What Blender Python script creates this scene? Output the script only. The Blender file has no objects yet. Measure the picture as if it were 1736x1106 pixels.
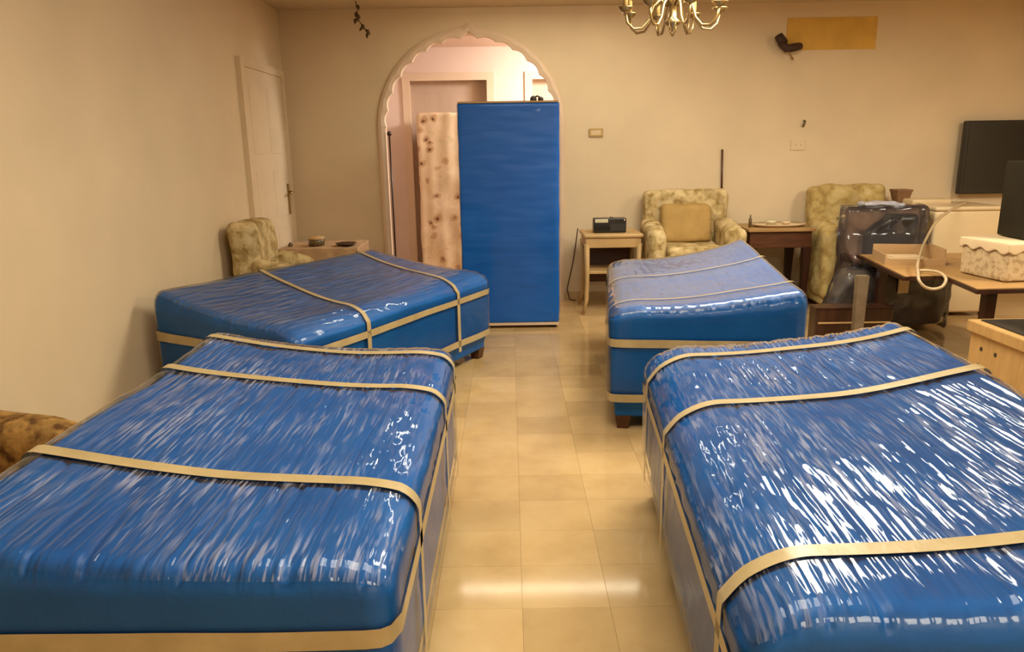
import bpy, math, random
from mathutils import Vector, Matrix, noise

# ------------------------------------------------------------------ camera, world, lights, exposure
sc = bpy.context.scene
COL = sc.collection
rad = math.radians
PI = math.pi

def make_camera():
    th, ph = rad(13.6), rad(0.9)
    r0 = Vector((1, 0, 0)); u0 = Vector((0, math.sin(th), math.cos(th)))
    fw = Vector((0, math.cos(th), -math.sin(th)))
    R = r0 * math.cos(ph) - u0 * math.sin(ph)
    U = u0 * math.cos(ph) + r0 * math.sin(ph)
    cd = bpy.data.cameras.new('camera')
    cd.sensor_fit = 'HORIZONTAL'; cd.sensor_width = 36.0
    cd.lens = 36.0 * 1250.0 / 1736.0
    cd.clip_start = 0.05; cd.clip_end = 60
    c = bpy.data.objects.new('camera', cd)
    m = Matrix((R, U, -fw)).transposed().to_4x4()
    m.translation = Vector((0, 0, 1.62))
    c.matrix_world = m
    COL.objects.link(c); sc.camera = c
make_camera()

w = bpy.data.worlds.new('room_dark'); sc.world = w; w.use_nodes = True
w.node_tree.nodes['Background'].inputs[0].default_value = (1.0, 0.85, 0.66, 1)
w.node_tree.nodes['Background'].inputs[1].default_value = 0.02

def area(name, loc, size, power, color, rot=(0, 0, 0)):
    l = bpy.data.lights.new(name, 'AREA'); l.shape = 'RECTANGLE'
    l.size, l.size_y = size; l.energy = power; l.color = color
    o = bpy.data.objects.new(name, l); o.location = loc; o.rotation_euler = rot
    COL.objects.link(o); return o
WARM = (1.0, 0.93, 0.75)
area('ceiling_lamp', (0.15, 2.4, 2.93), (1.5, 1.5), 64, WARM)
area('ceiling_lamp', (1.7, 4.9, 2.93), (1.3, 1.3), 100, WARM)
area('ceiling_lamp', (1.3, -0.8, 2.93), (1.4, 1.4), 82, WARM)
area('ceiling_lamp', (4.7, 3.6, 2.93), (0.9, 0.9), 125, WARM)
area('hall_lamp', (1.15, 8.42, 2.70), (0.5, 0.5), 78, (1.0, 1.0, 1.0), (0, rad(28), 0))

sc.view_settings.view_transform = 'Standard'
sc.view_settings.look = 'None'
sc.view_settings.gamma = 1.0
sc.view_settings.use_curve_mapping = False
sc.view_settings.exposure = 0.14
sc.cycles.use_denoising = True
sc.cycles.max_bounces = 8
sc.cycles.transparent_max_bounces = 12
sc.cycles.caustics_reflective = False
sc.cycles.caustics_refractive = False
sc.cycles.sample_clamp_indirect = 4.0

# ------------------------------------------------------------------ materials
MATS = {}
class NT:
    def __init__(s, name):
        s.m = bpy.data.materials.new(name); s.m.use_nodes = True
        s.t = s.m.node_tree; s.t.nodes.clear()
        s.out = s.n('ShaderNodeOutputMaterial')
        MATS[name] = s.m
    def n(s, typ, **kw):
        o = s.t.nodes.new(typ)
        for k, v in kw.items():
            if hasattr(o, k): setattr(o, k, v)
        return o
    def l(s, a, b): s.t.links.new(a, b)
    def coords(s, scale=(1, 1, 1), kind='Object'):
        tc = s.n('ShaderNodeTexCoord'); mp = s.n('ShaderNodeMapping')
        mp.inputs['Scale'].default_value = scale
        s.l(tc.outputs[kind], mp.inputs[0]); return mp.outputs[0]
    def noise(s, vec, scale, detail=3, rough=0.55):
        t = s.n('ShaderNodeTexNoise'); t.inputs['Scale'].default_value = scale
        t.inputs['Detail'].default_value = detail; t.inputs['Roughness'].default_value = rough
        if vec: s.l(vec, t.inputs['Vector'])
        return t.outputs[0]
    def ramp(s, fac, stops):
        r = s.n('ShaderNodeValToRGB'); e = r.color_ramp.elements
        while len(e) < len(stops): e.new(0.5)
        for i, (p, c) in enumerate(stops):
            e[i].position = p; e[i].color = (*c, 1)
        s.l(fac, r.inputs[0]); return r.outputs[0]
    def mixc(s, fac, a, b, mode='MIX'):
        m = s.n('ShaderNodeMix', data_type='RGBA', blend_type=mode)
        for inp, v in ((m.inputs[0], fac), (m.inputs[6], a), (m.inputs[7], b)):
            if isinstance(v, (int, float)): inp.default_value = v
            elif isinstance(v, tuple): inp.default_value = (*v, 1)
            else: s.l(v, inp)
        return m.outputs[2]
    def bump(s, h, strength=0.3, dist=0.01):
        b = s.n('ShaderNodeBump'); b.inputs['Strength'].default_value = strength
        b.inputs['Distance'].default_value = dist; s.l(h, b.inputs['Height']); return b.outputs[0]
    def pbsdf(s, color, rough=0.5, metal=0.0, spec=0.5, normal=None, **kw):
        p = s.n('ShaderNodeBsdfPrincipled')
        for inp, v in ((p.inputs['Base Color'], color), (p.inputs['Roughness'], rough)):
            if isinstance(v, tuple): inp.default_value = (*v, 1)
            elif isinstance(v, (int, float)): inp.default_value = v
            else: s.l(v, inp)
        p.inputs['Metallic'].default_value = metal
        p.inputs['Specular IOR Level'].default_value = spec
        if normal: s.l(normal, p.inputs['Normal'])
        for k, v in kw.items(): p.inputs[k].default_value = v
        s.l(p.outputs[0], s.out.inputs[0]); return p

def simple(name, color, rough=0.5, metal=0.0, var=0.12, scale=6, bump=0.0, spec=0.5, stretch=(1, 1, 1)):
    t = NT(name); v = t.coords(stretch)
    n = t.noise(v, scale, 4)
    lo = tuple(c * (1 - var) for c in color); hi = tuple(min(1, c * (1 + var)) for c in color)
    c = t.ramp(n, [(0.3, lo), (0.7, hi)])
    nm = t.bump(t.noise(v, scale * 8, 3), bump, 0.004) if bump else None
    t.pbsdf(c, rough, metal, spec, nm)
    return t.m

simple('wall_paint', (0.70, 0.55, 0.355), 0.62, var=0.05, scale=1.6, bump=0.06, spec=0.3)
simple('ceiling_paint', (0.64, 0.51, 0.34), 0.8, var=0.03, scale=1.2, spec=0.2)
simple('hall_paint', (0.76, 0.585, 0.485), 0.6, var=0.04, scale=1.5, spec=0.3)
simple('hall_door', (0.50, 0.36, 0.26), 0.5, var=0.08, scale=2, stretch=(4, 1, 0.6))
simple('door_paint', (0.69, 0.54, 0.355), 0.45, var=0.05, scale=3)
simple('trim_paint', (0.72, 0.54, 0.38), 0.5, var=0.05, scale=4, bump=0.05)
simple('skirting_stone', (0.50, 0.34, 0.17), 0.3, var=0.15, scale=5)
simple('grout', (0.48, 0.315, 0.145), 0.3)
simple('yellow_plaster', (0.62, 0.36, 0.065), 0.8, var=0.10, scale=5, bump=0.1)
simple('dark_foam', (0.045, 0.018, 0.008), 0.7, var=0.3, scale=20, bump=0.3)
simple('brass', (0.42, 0.29, 0.12), 0.28, 0.85, var=0.1)
simple('black_plastic', (0.014, 0.011, 0.009), 0.28, var=0.2)
simple('black_matte', (0.022, 0.017, 0.012), 0.5, var=0.2)
simple('screen_black', (0.011, 0.009, 0.007), 0.12, var=0.1)
simple('dark_wood', (0.085, 0.030, 0.012), 0.35, var=0.35, scale=4, stretch=(1, 1, 7))
simple('very_dark_wood', (0.038, 0.013, 0.006), 0.35, var=0.35, scale=4, stretch=(6, 1, 1))
simple('mid_wood', (0.36, 0.20, 0.07), 0.45, var=0.2, scale=3, stretch=(1, 1, 6))
simple('tan_wood', (0.46, 0.27, 0.095), 0.45, var=0.14, scale=3, stretch=(1, 7, 1))
simple('cane_wood', (0.50, 0.32, 0.13), 0.5, var=0.12, scale=4)
simple('white_enamel', (0.66, 0.50, 0.29), 0.35, var=0.03)
simple('white_hose', (0.46, 0.34, 0.19), 0.4, var=0.08, scale=20)
simple('pink_cloth', (0.46, 0.29, 0.15), 0.85, var=0.15, scale=14, bump=0.2)
simple('tan_cloth', (0.40, 0.25, 0.075), 0.85, var=0.10, scale=10, bump=0.25)
simple('cardboard', (0.44, 0.27, 0.12), 0.8, var=0.10, scale=7)
simple('paper', (0.66, 0.50, 0.30), 0.8, var=0.05)
simple('chrome', (0.70, 0.62, 0.48), 0.2, 1.0, var=0.05)
simple('pale_display', (0.62, 0.55, 0.36), 0.25, var=0.05)
simple('dark_glaze', (0.10, 0.065, 0.02), 0.3, var=0.5, scale=30)
simple('leaf_dark', (0.10, 0.055, 0.015), 0.6, var=0.4, scale=30)
simple('speaker_case', (0.020, 0.015, 0.008), 0.6, var=0.15, spec=0.2)
simple('navy_plastic', (0.030, 0.032, 0.034), 0.5, var=0.15)
simple('grey_wrap', (0.15, 0.11, 0.07), 0.3, var=0.3, scale=9, bump=0.4)
simple('dark_bundle', (0.060, 0.040, 0.022), 0.5, var=0.45, scale=7, bump=0.3)
simple('brown_panel', (0.16, 0.085, 0.045), 0.45, var=0.25, scale=5)
simple('terracotta', (0.24, 0.12, 0.05), 0.7, var=0.2)
simple('steel_holes', (0.03, 0.02, 0.01), 0.6)

# marble floor tile: tone per tile + soft veins
t = NT('marble_tile')
oi = t.n('ShaderNodeObjectInfo'); v = t.coords((1, 1, 1), 'Object')
geo = t.n('ShaderNodeNewGeometry')
n1 = t.noise(geo.outputs['Position'], 3.2, 5, 0.6)
base = t.ramp(n1, [(0.25, (0.46, 0.295, 0.125)), (0.5, (0.55, 0.365, 0.165)), (0.8, (0.62, 0.43, 0.215))])
tone = t.ramp(oi.outputs['Random'], [(0.0, (0.85, 0.84, 0.82)), (0.55, (0.98, 0.98, 0.98)), (0.85, (1.0, 1.0, 1.0)), (1.0, (1.13, 1.14, 1.17))])
c = t.mixc(1.0, base, tone, 'MULTIPLY')
t.pbsdf(c, 0.085, 0, 0.17)

# floral slip cover
def floral(name, base, leaf, petal, sc1=9.0):
    t = NT(name); v = t.coords()
    wv = t.noise(v, 4, 2)
    vo = t.n('ShaderNodeTexVoronoi'); vo.inputs['Scale'].default_value = sc1; t.l(v, vo.inputs['Vector'])
    a = t.ramp(vo.outputs['Distance'], [(0.18, petal), (0.34, base), (0.5, base), (0.62, leaf)])
    n = t.noise(v, sc1 * 1.3, 4, 0.6)
    b = t.ramp(n, [(0.40, leaf), (0.50, base), (0.64, petal)])
    c = t.mixc(wv, a, b)
    t.pbsdf(c, 0.85, 0, 0.2, t.bump(t.noise(v, 14, 4), 0.5, 0.02))
floral('floral_fabric', (0.56, 0.42, 0.20), (0.27, 0.18, 0.06), (0.68, 0.54, 0.31))
floral('olive_fabric', (0.50, 0.36, 0.13), (0.32, 0.21, 0.07), (0.60, 0.47, 0.23), 7)
floral('brown_floral', (0.33, 0.18, 0.05), (0.10, 0.045, 0.012), (0.50, 0.30, 0.09), 13)
# cream sheet with scattered brown flowers
t = NT('flower_sheet'); v = t.coords()
vo = t.n('ShaderNodeTexVoronoi'); vo.inputs['Scale'].default_value = 7.0; vo.inputs['Randomness'].default_value = 1.0
wn = t.noise(v, 9, 4); wo = t.mixc(0.13, v, wn, 'ADD'); t.l(wo, vo.inputs['Vector'])
fl = t.ramp(vo.outputs['Distance'], [(0.09, (0.16, 0.07, 0.03)), (0.16, (0.50, 0.28, 0.15)), (0.30, (0.58, 0.36, 0.20)), (0.36, (0.70, 0.49, 0.31))])
sel = t.ramp(vo.outputs['Color'], [(0.40, (0, 0, 0)), (0.45, (1, 1, 1))])
n = t.noise(v, 3.0, 3)
cl = t.ramp(n, [(0.42, (0.76, 0.56, 0.36)), (0.60, (0.70, 0.49, 0.30)), (0.72, (0.46, 0.37, 0.21))])
t.pbsdf(t.mixc(sel, cl, fl), 0.7, 0, 0.3, t.bump(t.noise(v, 5, 3), 0.3, 0.02))

# speckled box print
t = NT('speckled_print'); v = t.coords()
c = t.ramp(t.noise(v, 26, 5, 0.7), [(0.35, (0.30, 0.19, 0.09)), (0.5, (0.52, 0.38, 0.21)), (0.7, (0.58, 0.44, 0.26))])
t.pbsdf(c, 0.7, 0, 0.3)

# blue sheeting
t = NT('blue_sheet'); v = t.coords((1, 0.15, 1))
n = t.noise(t.coords(), 3.0, 3)
c = t.ramp(n, [(0.3, (0.007, 0.098, 0.36)), (0.7, (0.010, 0.132, 0.44))])
t.pbsdf(c, 0.40, 0, 0.2, t.bump(t.noise(v, 30, 3), 0.25, 0.01))
t = NT('blue_panel'); v = t.coords((0.3, 0.3, 1.6))
n = t.noise(t.coords(), 2.0, 3)
c = t.ramp(n, [(0.3, (0.008, 0.125, 0.54)), (0.7, (0.011, 0.155, 0.62))])
t.pbsdf(c, 0.35, 0, 0.25, t.bump(t.noise(v, 9, 3, 0.6), 0.15, 0.02))

# stretch film: clear, glossy, wrinkled
def film(name, stretch, strength, haze, gain, rough=0.10, tint=(0.97, 0.97, 0.97), milky_sheen=0.0):
    t = NT(name); v = t.coords(stretch)
    h = t.noise(v, 1.0, 1, 0.5)
    nm = t.bump(h, strength, 0.006)
    fr = t.n('ShaderNodeFresnel'); fr.inputs[0].default_value = 1.38; t.l(nm, fr.inputs['Normal'])
    mu = t.n('ShaderNodeMath', operation='MULTIPLY_ADD', use_clamp=True)
    t.l(fr.outputs[0], mu.inputs[0]); mu.inputs[1].default_value = gain; mu.inputs[2].default_value = 0.0
    tr = t.n('ShaderNodeBsdfTransparent'); tr.inputs[0].default_value = (*tint, 1)
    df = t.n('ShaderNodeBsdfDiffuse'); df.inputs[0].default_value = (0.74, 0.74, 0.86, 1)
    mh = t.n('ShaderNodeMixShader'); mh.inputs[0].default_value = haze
    if milky_sheen:  # pale streaks in the film colour: whitened pleats plus painted lamp reflection
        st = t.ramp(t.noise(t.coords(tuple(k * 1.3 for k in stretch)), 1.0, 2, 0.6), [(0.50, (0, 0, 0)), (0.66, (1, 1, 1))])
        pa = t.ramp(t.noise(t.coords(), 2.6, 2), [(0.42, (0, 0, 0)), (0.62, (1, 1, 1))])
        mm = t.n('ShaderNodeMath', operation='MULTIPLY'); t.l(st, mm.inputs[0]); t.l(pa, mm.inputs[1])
        m2 = t.n('ShaderNodeMath', operation='MULTIPLY_ADD'); t.l(mm.outputs[0], m2.inputs[0]); m2.inputs[1].default_value = milky_sheen; m2.inputs[2].default_value = haze
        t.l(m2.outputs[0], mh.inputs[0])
    t.l(tr.outputs[0], mh.inputs[1]); t.l(df.outputs[0], mh.inputs[2])
    gl = t.n('ShaderNodeBsdfGlossy'); gl.inputs['Roughness'].default_value = rough
    gl.inputs[0].default_value = (1, 1, 1, 1); t.l(nm, gl.inputs['Normal'])
    mx = t.n('ShaderNodeMixShader'); t.l(mu.outputs[0], mx.inputs[0])
    t.l(mh.outputs[0], mx.inputs[1]); t.l(gl.outputs[0], mx.inputs[2])
    t.l(mx.outputs[0], t.out.inputs[0]); return t.m
film('cling_film', (75, 5, 14), 0.4, 0.008, 0.95, 0.06, milky_sheen=0.30)
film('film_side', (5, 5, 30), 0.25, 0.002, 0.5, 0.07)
film('film_smooth', (40, 5, 14), 0.3, 0.03, 0.75, 0.06, milky_sheen=0.08)
film('film_pale_sheen', (12, 4, 14), 0.15, 0.07, 1.15, 0.10)  # haze paints the back wall's pale reflection into the bed-top film
film('panel_film', (3, 3, 12), 0.3, 0.0, 0.45, 0.06)
film('milky_plastic', (20, 20, 20), 0.6, 0.45, 1.0, 0.12)
film('loose_film', (9, 9, 9), 0.45, 0.03, 0.9, 0.10)
# parcel tape
t = NT('parcel_tape'); v = t.coords()
c = t.ramp(t.noise(v, 8, 3), [(0.3, (0.38, 0.285, 0.135)), (0.7, (0.48, 0.37, 0.19))])
t.pbsdf(c, 0.30, 0, 0.5, t.bump(t.noise(v, 30, 3), 0.25, 0.005))
# light tube
t = NT('tube_glow'); e = t.n('ShaderNodeEmission'); e.inputs[0].default_value = (1, 0.90, 0.68, 1); e.inputs[1].default_value = 35
t.l(e.outputs[0], t.out.inputs[0])

# ------------------------------------------------------------------ helpers
def tag(o, label=None, cat=None, group=None, kind=None):
    if label: o['label'] = label
    if cat: o['category'] = cat
    if group: o['group'] = group
    if kind: o['kind'] = kind
    return o
def mesh(name, V, F, mat, parent=None, smooth=False, loc=None, rotz=0):
    me = bpy.data.meshes.new(name); me.from_pydata([tuple(v) for v in V], [], F); me.update()
    if smooth:
        for p in me.polygons: p.use_smooth = True
    me.materials.append(MATS[mat])
    o = bpy.data.objects.new(name, me); COL.objects.link(o)
    if parent: o.parent = parent
    if loc: o.location = loc
    o.rotation_euler[2] = rotz
    return o
def empty(name, loc, rotz=0, label=None, cat=None, group=None):
    o = bpy.data.objects.new(name, None); COL.objects.link(o)
    o.location = loc; o.rotation_euler = (0, 0, rotz); o.empty_display_size = 0.1
    return tag(o, label, cat, group)
class MB:
    """collects shapes for ONE part"""
    def __init__(s): s.V = []; s.F = []
    def add(s, V, F):
        k = len(s.V); s.V += [Vector(v) for v in V]; s.F += [tuple(i + k for i in f) for f in F]; return s
    def box(s, x0, x1, y0, y1, z0, z1):
        V = [(x, y, z) for z in (z0, z1) for y in (y0, y1) for x in (x0, x1)]
        return s.add(V, [(0, 2, 3, 1), (4, 5, 7, 6), (0, 1, 5, 4), (2, 6, 7, 3), (0, 4, 6, 2), (1, 3, 7, 5)])
    def tube(s, pts, r, n=8, cap=True):
        pts = [Vector(p) for p in pts]; rs = r if isinstance(r, (list, tuple)) else [r] * len(pts)
        V = []; F = []; up = None
        for i, p in enumerate(pts):
            d = (pts[min(i + 1, len(pts) - 1)] - pts[max(i - 1, 0)]).normalized()
            if up is None: up = d.orthogonal().normalized()
            up = (up - d * up.dot(d)).normalized(); s2 = d.cross(up)
            for k in range(n):
                a = 2 * PI * k / n; V.append(p + (up * math.cos(a) + s2 * math.sin(a)) * rs[i])
        for i in range(len(pts) - 1):
            for k in range(n):
                a, b = i * n + k, i * n + (k + 1) % n; F.append((a, b, b + n, a + n))
        if cap: F.append(tuple(range(n - 1, -1, -1))); F.append(tuple((len(pts) - 1) * n + k for k in range(n)))
        return s.add(V, F)
    def lathe(s, prof, c=(0, 0, 0), n=16, sx=1, sy=1):
        V = []; F = []
        for r, z in prof:
            for k in range(n):
                a = 2 * PI * k / n; V.append((c[0] + r * sx * math.cos(a), c[1] + r * sy * math.sin(a), c[2] + z))
        for i in range(len(prof) - 1):
            for k in range(n):
                a, b = i * n + k, i * n + (k + 1) % n; F.append((a, b, b + n, a + n))
        F.append(tuple(range(n - 1, -1, -1))); F.append(tuple((len(prof) - 1) * n + k for k in range(n)))
        return s.add(V, F)
    def prism(s, poly, z0, z1):
        n = len(poly); V = [(x, y, z0) for x, y in poly] + [(x, y, z1) for x, y in poly]
        F = [tuple(range(n - 1, -1, -1)), tuple(range(n, 2 * n))] + [(i, (i + 1) % n, n + (i + 1) % n, n + i) for i in range(n)]
        return s.add(V, F)
    def taper(s, cx, cy, z0, z1, a0, b0, a1, b1):
        V = [(cx + sx * a0, cy + sy * b0, z0) for sx, sy in ((-1, -1), (1, -1), (1, 1), (-1, 1))] + \
            [(cx + sx * a1, cy + sy * b1, z1) for sx, sy in ((-1, -1), (1, -1), (1, 1), (-1, 1))]
        return s.add(V, [(3, 2, 1, 0), (4, 5, 6, 7), (0, 1, 5, 4), (1, 2, 6, 5), (2, 3, 7, 6), (3, 0, 4, 7)])
    def build(s, name, mat, parent=None, smooth=False, **kw): return mesh(name, s.V, s.F, mat, parent, smooth, **kw)

def axis(a, b, r, n, k=4):
    r = min(r, (b - a) / 2 - 1e-4)
    c = [a + r * (1 - math.cos(PI / 2 * i / k)) * 0.9999 for i in range(k)] if r > 1e-5 else [a]
    m = [a + r + (b - a - 2 * r) * i / max(1, n) for i in range(n + 1)]
    e = [b - (x - a) for x in reversed(c)]
    out = c + m + e
    res = [out[0]]
    for x in out[1:]:
        if x - res[-1] > 1e-6: res.append(x)
    return res
def rbox(x0, x1, y0, y1, z0, z1, r, nx=2, ny=2, nz=2, fn=None, bottom=True, k=4):
    """rounded box with gridded faces; fn(p, n) -> moved point"""
    X, Y, Z = axis(x0, x1, r, nx, k), axis(y0, y1, r, ny, k), axis(z0, z1, r, nz, k)
    V = []; F = []; idx = {}
    rr = min(r, (x1 - x0) / 2 - 1e-4, (y1 - y0) / 2 - 1e-4, (z1 - z0) / 2 - 1e-4)
    lo = Vector((x0 + rr, y0 + rr, z0 + rr)); hi = Vector((x1 - rr, y1 - rr, z1 - rr))
    def vid(i, j, l):
        key = (i, j, l)
        if key in idx: return idx[key]
        p = Vector((X[i], Y[j], Z[l]))
        q = Vector([min(max(p[a], lo[a]), hi[a]) for a in range(3)])
        d = p - q
        nrm = d.normalized() if d.length > 1e-9 else Vector((0, 0, 1))
        p2 = q + nrm * rr if d.length > 1e-9 else p
        if fn: p2 = fn(p2, nrm)
        idx[key] = len(V); V.append(p2); return idx[key]
    nX, nY, nZ = len(X) - 1, len(Y) - 1, len(Z) - 1
    for i in range(nX):
        for j in range(nY):
            F.append((vid(i, j, nZ), vid(i + 1, j, nZ), vid(i + 1, j + 1, nZ), vid(i, j + 1, nZ)))
            if bottom: F.append((vid(i, j, 0), vid(i, j + 1, 0), vid(i + 1, j + 1, 0), vid(i + 1, j, 0)))
    for i in range(nX):
        for l in range(nZ):
            F.append((vid(i, 0, l), vid(i + 1, 0, l), vid(i + 1, 0, l + 1), vid(i, 0, l + 1)))
            F.append((vid(i, nY, l), vid(i, nY, l + 1), vid(i + 1, nY, l + 1), vid(i + 1, nY, l)))
    for j in range(nY):
        for l in range(nZ):
            F.append((vid(0, j, l), vid(0, j, l + 1), vid(0, j + 1, l + 1), vid(0, j + 1, l)))
            F.append((vid(nX, j, l), vid(nX, j + 1, l), vid(nX, j + 1, l + 1), vid(nX, j, l + 1)))
    return V, F
def soft(name, dims, r, mat, parent, amp=0.012, freq=6, seed=0, n=(8, 8, 6), fn=None, **kw):
    """lumpy upholstered rounded box"""
    sv = Vector((seed * 3.1, seed * 1.7, seed))
    def f(p, nr):
        if fn: p = fn(p)
        return p + nr * amp * noise.noise(p * freq + sv)
    V, F = rbox(*dims, r, *n, fn=f)
    return mesh(name, V, F, mat, parent, True, **kw)
def part_box(name, dims, mat, parent, r=0.006):
    V, F = rbox(*dims, r, 1, 1, 1, k=2); return mesh(name, V, F, mat, parent)
def smooth01(x): x = min(1, max(0, x)); return x * x * (3 - 2 * x)

# ------------------------------------------------------------------ the room
XL, XR, YB, YF, ZC = -2.28, 6.3, 7.854, -2.2, 2.98
AC, AR, ASP = -0.385, 0.88, 1.83           # arch centre x, inner radius, springing height
TH = 0.22

def arch_r(a):
    d = abs(math.degrees(a) - 90)
    return AR - 0.016 + 0.026 * abs(math.sin(15 * a)) + (0.035 * max(0, 1 - d / 4.0))
NA = 150
inner = [(AC + arch_r(PI - PI * i / NA) * math.cos(PI - PI * i / NA), ASP + arch_r(PI - PI * i / NA) * math.sin(PI - PI * i / NA)) for i in range(NA + 1)]
inner[0] = (AC - AR, ASP); inner[-1] = (AC + AR, ASP)

HR = AR + 0.035                             # plain hole in the wall, its edge under the moulding
b = MB()
b.box(XL - 0.1, AC - HR, YB, YB + TH, 0, ZC)
b.box(AC + HR, XR + 0.1, YB, YB + TH, 0, ZC)
V = []; F = []
for i in range(65):
    a = PI - PI * i / 64; x, z = AC + HR * math.cos(a), ASP + HR * math.sin(a)
    V += [(x, YB, z), (x, YB, ZC), (x, YB + TH, z), (x, YB + TH, ZC)]
for i in range(64):
    a, c = 4 * i, 4 * i + 4
    F += [(a, c, c + 1, a + 1), (a + 2, a + 3, c + 3, c + 2), (a, a + 2, c + 2, c)]
b.add(V, F)
tag(b.build('wall_back', 'wall_paint'), 'cream back wall with a cusped archway', kind='structure')
tag(MB().box(XL - 0.12, XL, YF, YB, 0, ZC).build('wall_left', 'wall_paint'), 'plain cream left wall', kind='structure')
tag(MB().box(XR, XR + 0.12, YF, YB, 0, ZC).build('wall_right', 'wall_paint'), 'plain cream right wall', kind='structure')
tag(MB().box(XL, XR, YF - 0.12, YF, 0, ZC).build('wall_front', 'wall_paint'), 'plain cream wall behind the viewer', kind='structure')
tag(MB().box(XL - 0.1, XR + 0.1, YF - 0.1, YB + TH, ZC, ZC + 0.12).build('ceiling', 'ceiling_paint'), 'plain cream ceiling', kind='structure')

# floor slab with single marble tiles
fl = MB().box(XL - 0.1, XR + 0.1, YF - 0.1, 9.8, -0.10, -0.006).build('floor', 'grout')
tag(fl, 'polished beige marble tile floor', kind='structure')
TX, TY = 0.317, 0.278
tV, tF = rbox(-TX / 2 + 0.0003, TX / 2 - 0.0003, -TY / 2 + 0.0003, TY / 2 - 0.0003, -0.006, 0.0, 0.0005, 1, 1, 1, k=1, bottom=False)
tile_me = bpy.data.meshes.new('tile'); tile_me.from_pydata([tuple(v) for v in tV], [], tF); tile_me.materials.append(MATS['marble_tile'])
cells = []
nx0, nx1 = int((XL - 0.02) / TX) - 1, int((XR - 0.02) / TX) + 1
for i in range(nx0, nx1):
    for j in range(-8, 35):
        x, y = 0.022 + (i + 0.5) * TX, 3.74 + (j - 13.5) * TY
        if y > 9.4 or y < YF: continue
        if y > YB and not (-1.5 < x < 1.6): continue
        seen = y > 1.9 and abs(x) < 0.72 * y + 0.3 and y < 7.9
        hidden = (-1.2 < x < -0.42 and y < 3.1) or (0.75 < x < 1.5 and y < 3.0) or (0.85 < x < 1.45 and 4.1 < y < 5.7) \
            or (x < -0.6 and y < 7.2) or (x > 1.7 and y < 4.6) or x > 4.6 or (-0.3 < x < 0.3 and y > 6.8)
        cells.append((0 if (seen and not hidden) else 1, y, x))
cells.sort()
rest = MB()
for k, (h, y, x) in enumerate(cells):
    if k < 300 and h == 0:
        o = bpy.data.objects.new('tile', tile_me); COL.objects.link(o); o.parent = fl; o.location = (x, y, 0)
    else:
        rest.add([(v[0] + x, v[1] + y, v[2]) for v in tV], tF)
tag(rest.build('tile_field', 'marble_tile', fl), kind='stuff')

def skirting(name, x0, x1, label):
    o = MB().box(x0, x1, YB - 0.018, YB, 0.0, 0.095).box(x0, x1, YB - 0.022, YB - 0.018, 0.0, 0.012).build(name, 'skirting_stone')
    tag(o, label, kind='structure')
skirting('baseboard_back', AC + 0.96, XR, 'tan stone skirting right of the arch')
skirting('baseboard_corner', XL, AC - 0.96, 'tan stone skirting left of the arch')
tag(MB().box(XL, XL + 0.018, YF, 6.45, 0, 0.095).build('baseboard_left', 'skirting_stone'), 'tan stone skirting along the left wall', kind='structure')

# arch moulding
V = []; F = []
def ring(pt_in, pt_out):
    V.extend([(pt_in[0], YB - 0.028, pt_in[1]), (pt_out[0], YB - 0.028, pt_out[1]), (pt_out[0], YB, pt_out[1]), (pt_in[0], YB + 0.05, pt_in[1]),
              ((pt_in[0] * 0.45 + pt_out[0] * 0.55), YB - 0.040, (pt_in[1] * 0.45 + pt_out[1] * 0.55))])
ring((AC - AR, 0.0), (AC - AR - 0.075, 0.0))
for i, (x, z) in enumerate(inner):
    a = PI - PI * i / NA
    ro = AR + 0.075 + 0.05 * max(0, 1 - abs(math.degrees(a) - 90) / 4)
    ring((x, z), (AC + ro * math.cos(a), ASP + ro * math.sin(a)))
ring((AC + AR, 0.0), (AC + AR + 0.075, 0.0))
for i in range(len(V) // 5 - 1):
    a, c = 5 * i, 5 * i + 5
    F += [(a, a + 4, c + 4, c), (a + 4, a + 1, c + 1, c + 4), (a + 1, a + 2, c + 2, c + 1), (a + 3, a, c, c + 3)]
tag(mesh('trim_1', V, F, 'trim_paint'), 'pale cusped moulding around the archway', kind='structure')

# hall behind the arch
HY, HZ = 9.35, 2.80
b = MB()
xs = [(-1.62, -1.21), (-0.24, 0.27), (1.15, 1.65)]
for x0, x1 in xs: b.box(x0, x1, HY, HY + 0.2, 0, HZ)
b.box(-1.21, -0.24, HY, HY + 0.2, 2.44, HZ); b.box(0.27, 1.15, HY, HY + 0.2, 2.44, HZ)
tag(b.build('wall_hall', 'hall_paint'), 'pinkish hall wall beyond the archway', kind='structure')
tag(MB().box(-1.74, -1.62, YB + TH, HY, 0, HZ).build('wall_hall_left', 'hall_paint'), 'left side wall of the hall', kind='structure')
tag(MB().box(1.65, 1.77, YB + TH, HY, 0, HZ).build('wall_hall_right', 'hall_paint'), 'right side wall of the hall', kind='structure')
tag(MB().box(-1.7, 1.7, YB + TH, HY + 0.2, HZ, HZ + 0.1).build('ceiling_hall', 'hall_paint'), 'pale hall ceiling', kind='structure')
for nm, x0, x1, lb in (('door_2', -1.21, -0.24, 'beige door set in a pale frame, left in the hall'), ('door_3', 0.27, 1.15, 'beige door set in a pale frame, right in the hall')):
    d = empty(nm, ((x0 + x1) / 2, HY, 0)); tag(d, lb, kind='structure')
    hw = (x1 - x0) / 2
    MB().box(-hw, hw, 0.13, 0.17, 0, 2.44).build('door_leaf', 'hall_door', d)
    f = MB(); f.box(-hw - 0.07, -hw + 0.02, -0.02, 0.03, 0, 2.51).box(hw - 0.02, hw + 0.07, -0.02, 0.03, 0, 2.51).box(-hw + 0.02, hw - 0.02, -0.02, 0.03, 2.42, 2.51)
    f.build('door_frame', 'trim_paint', d)

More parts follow.
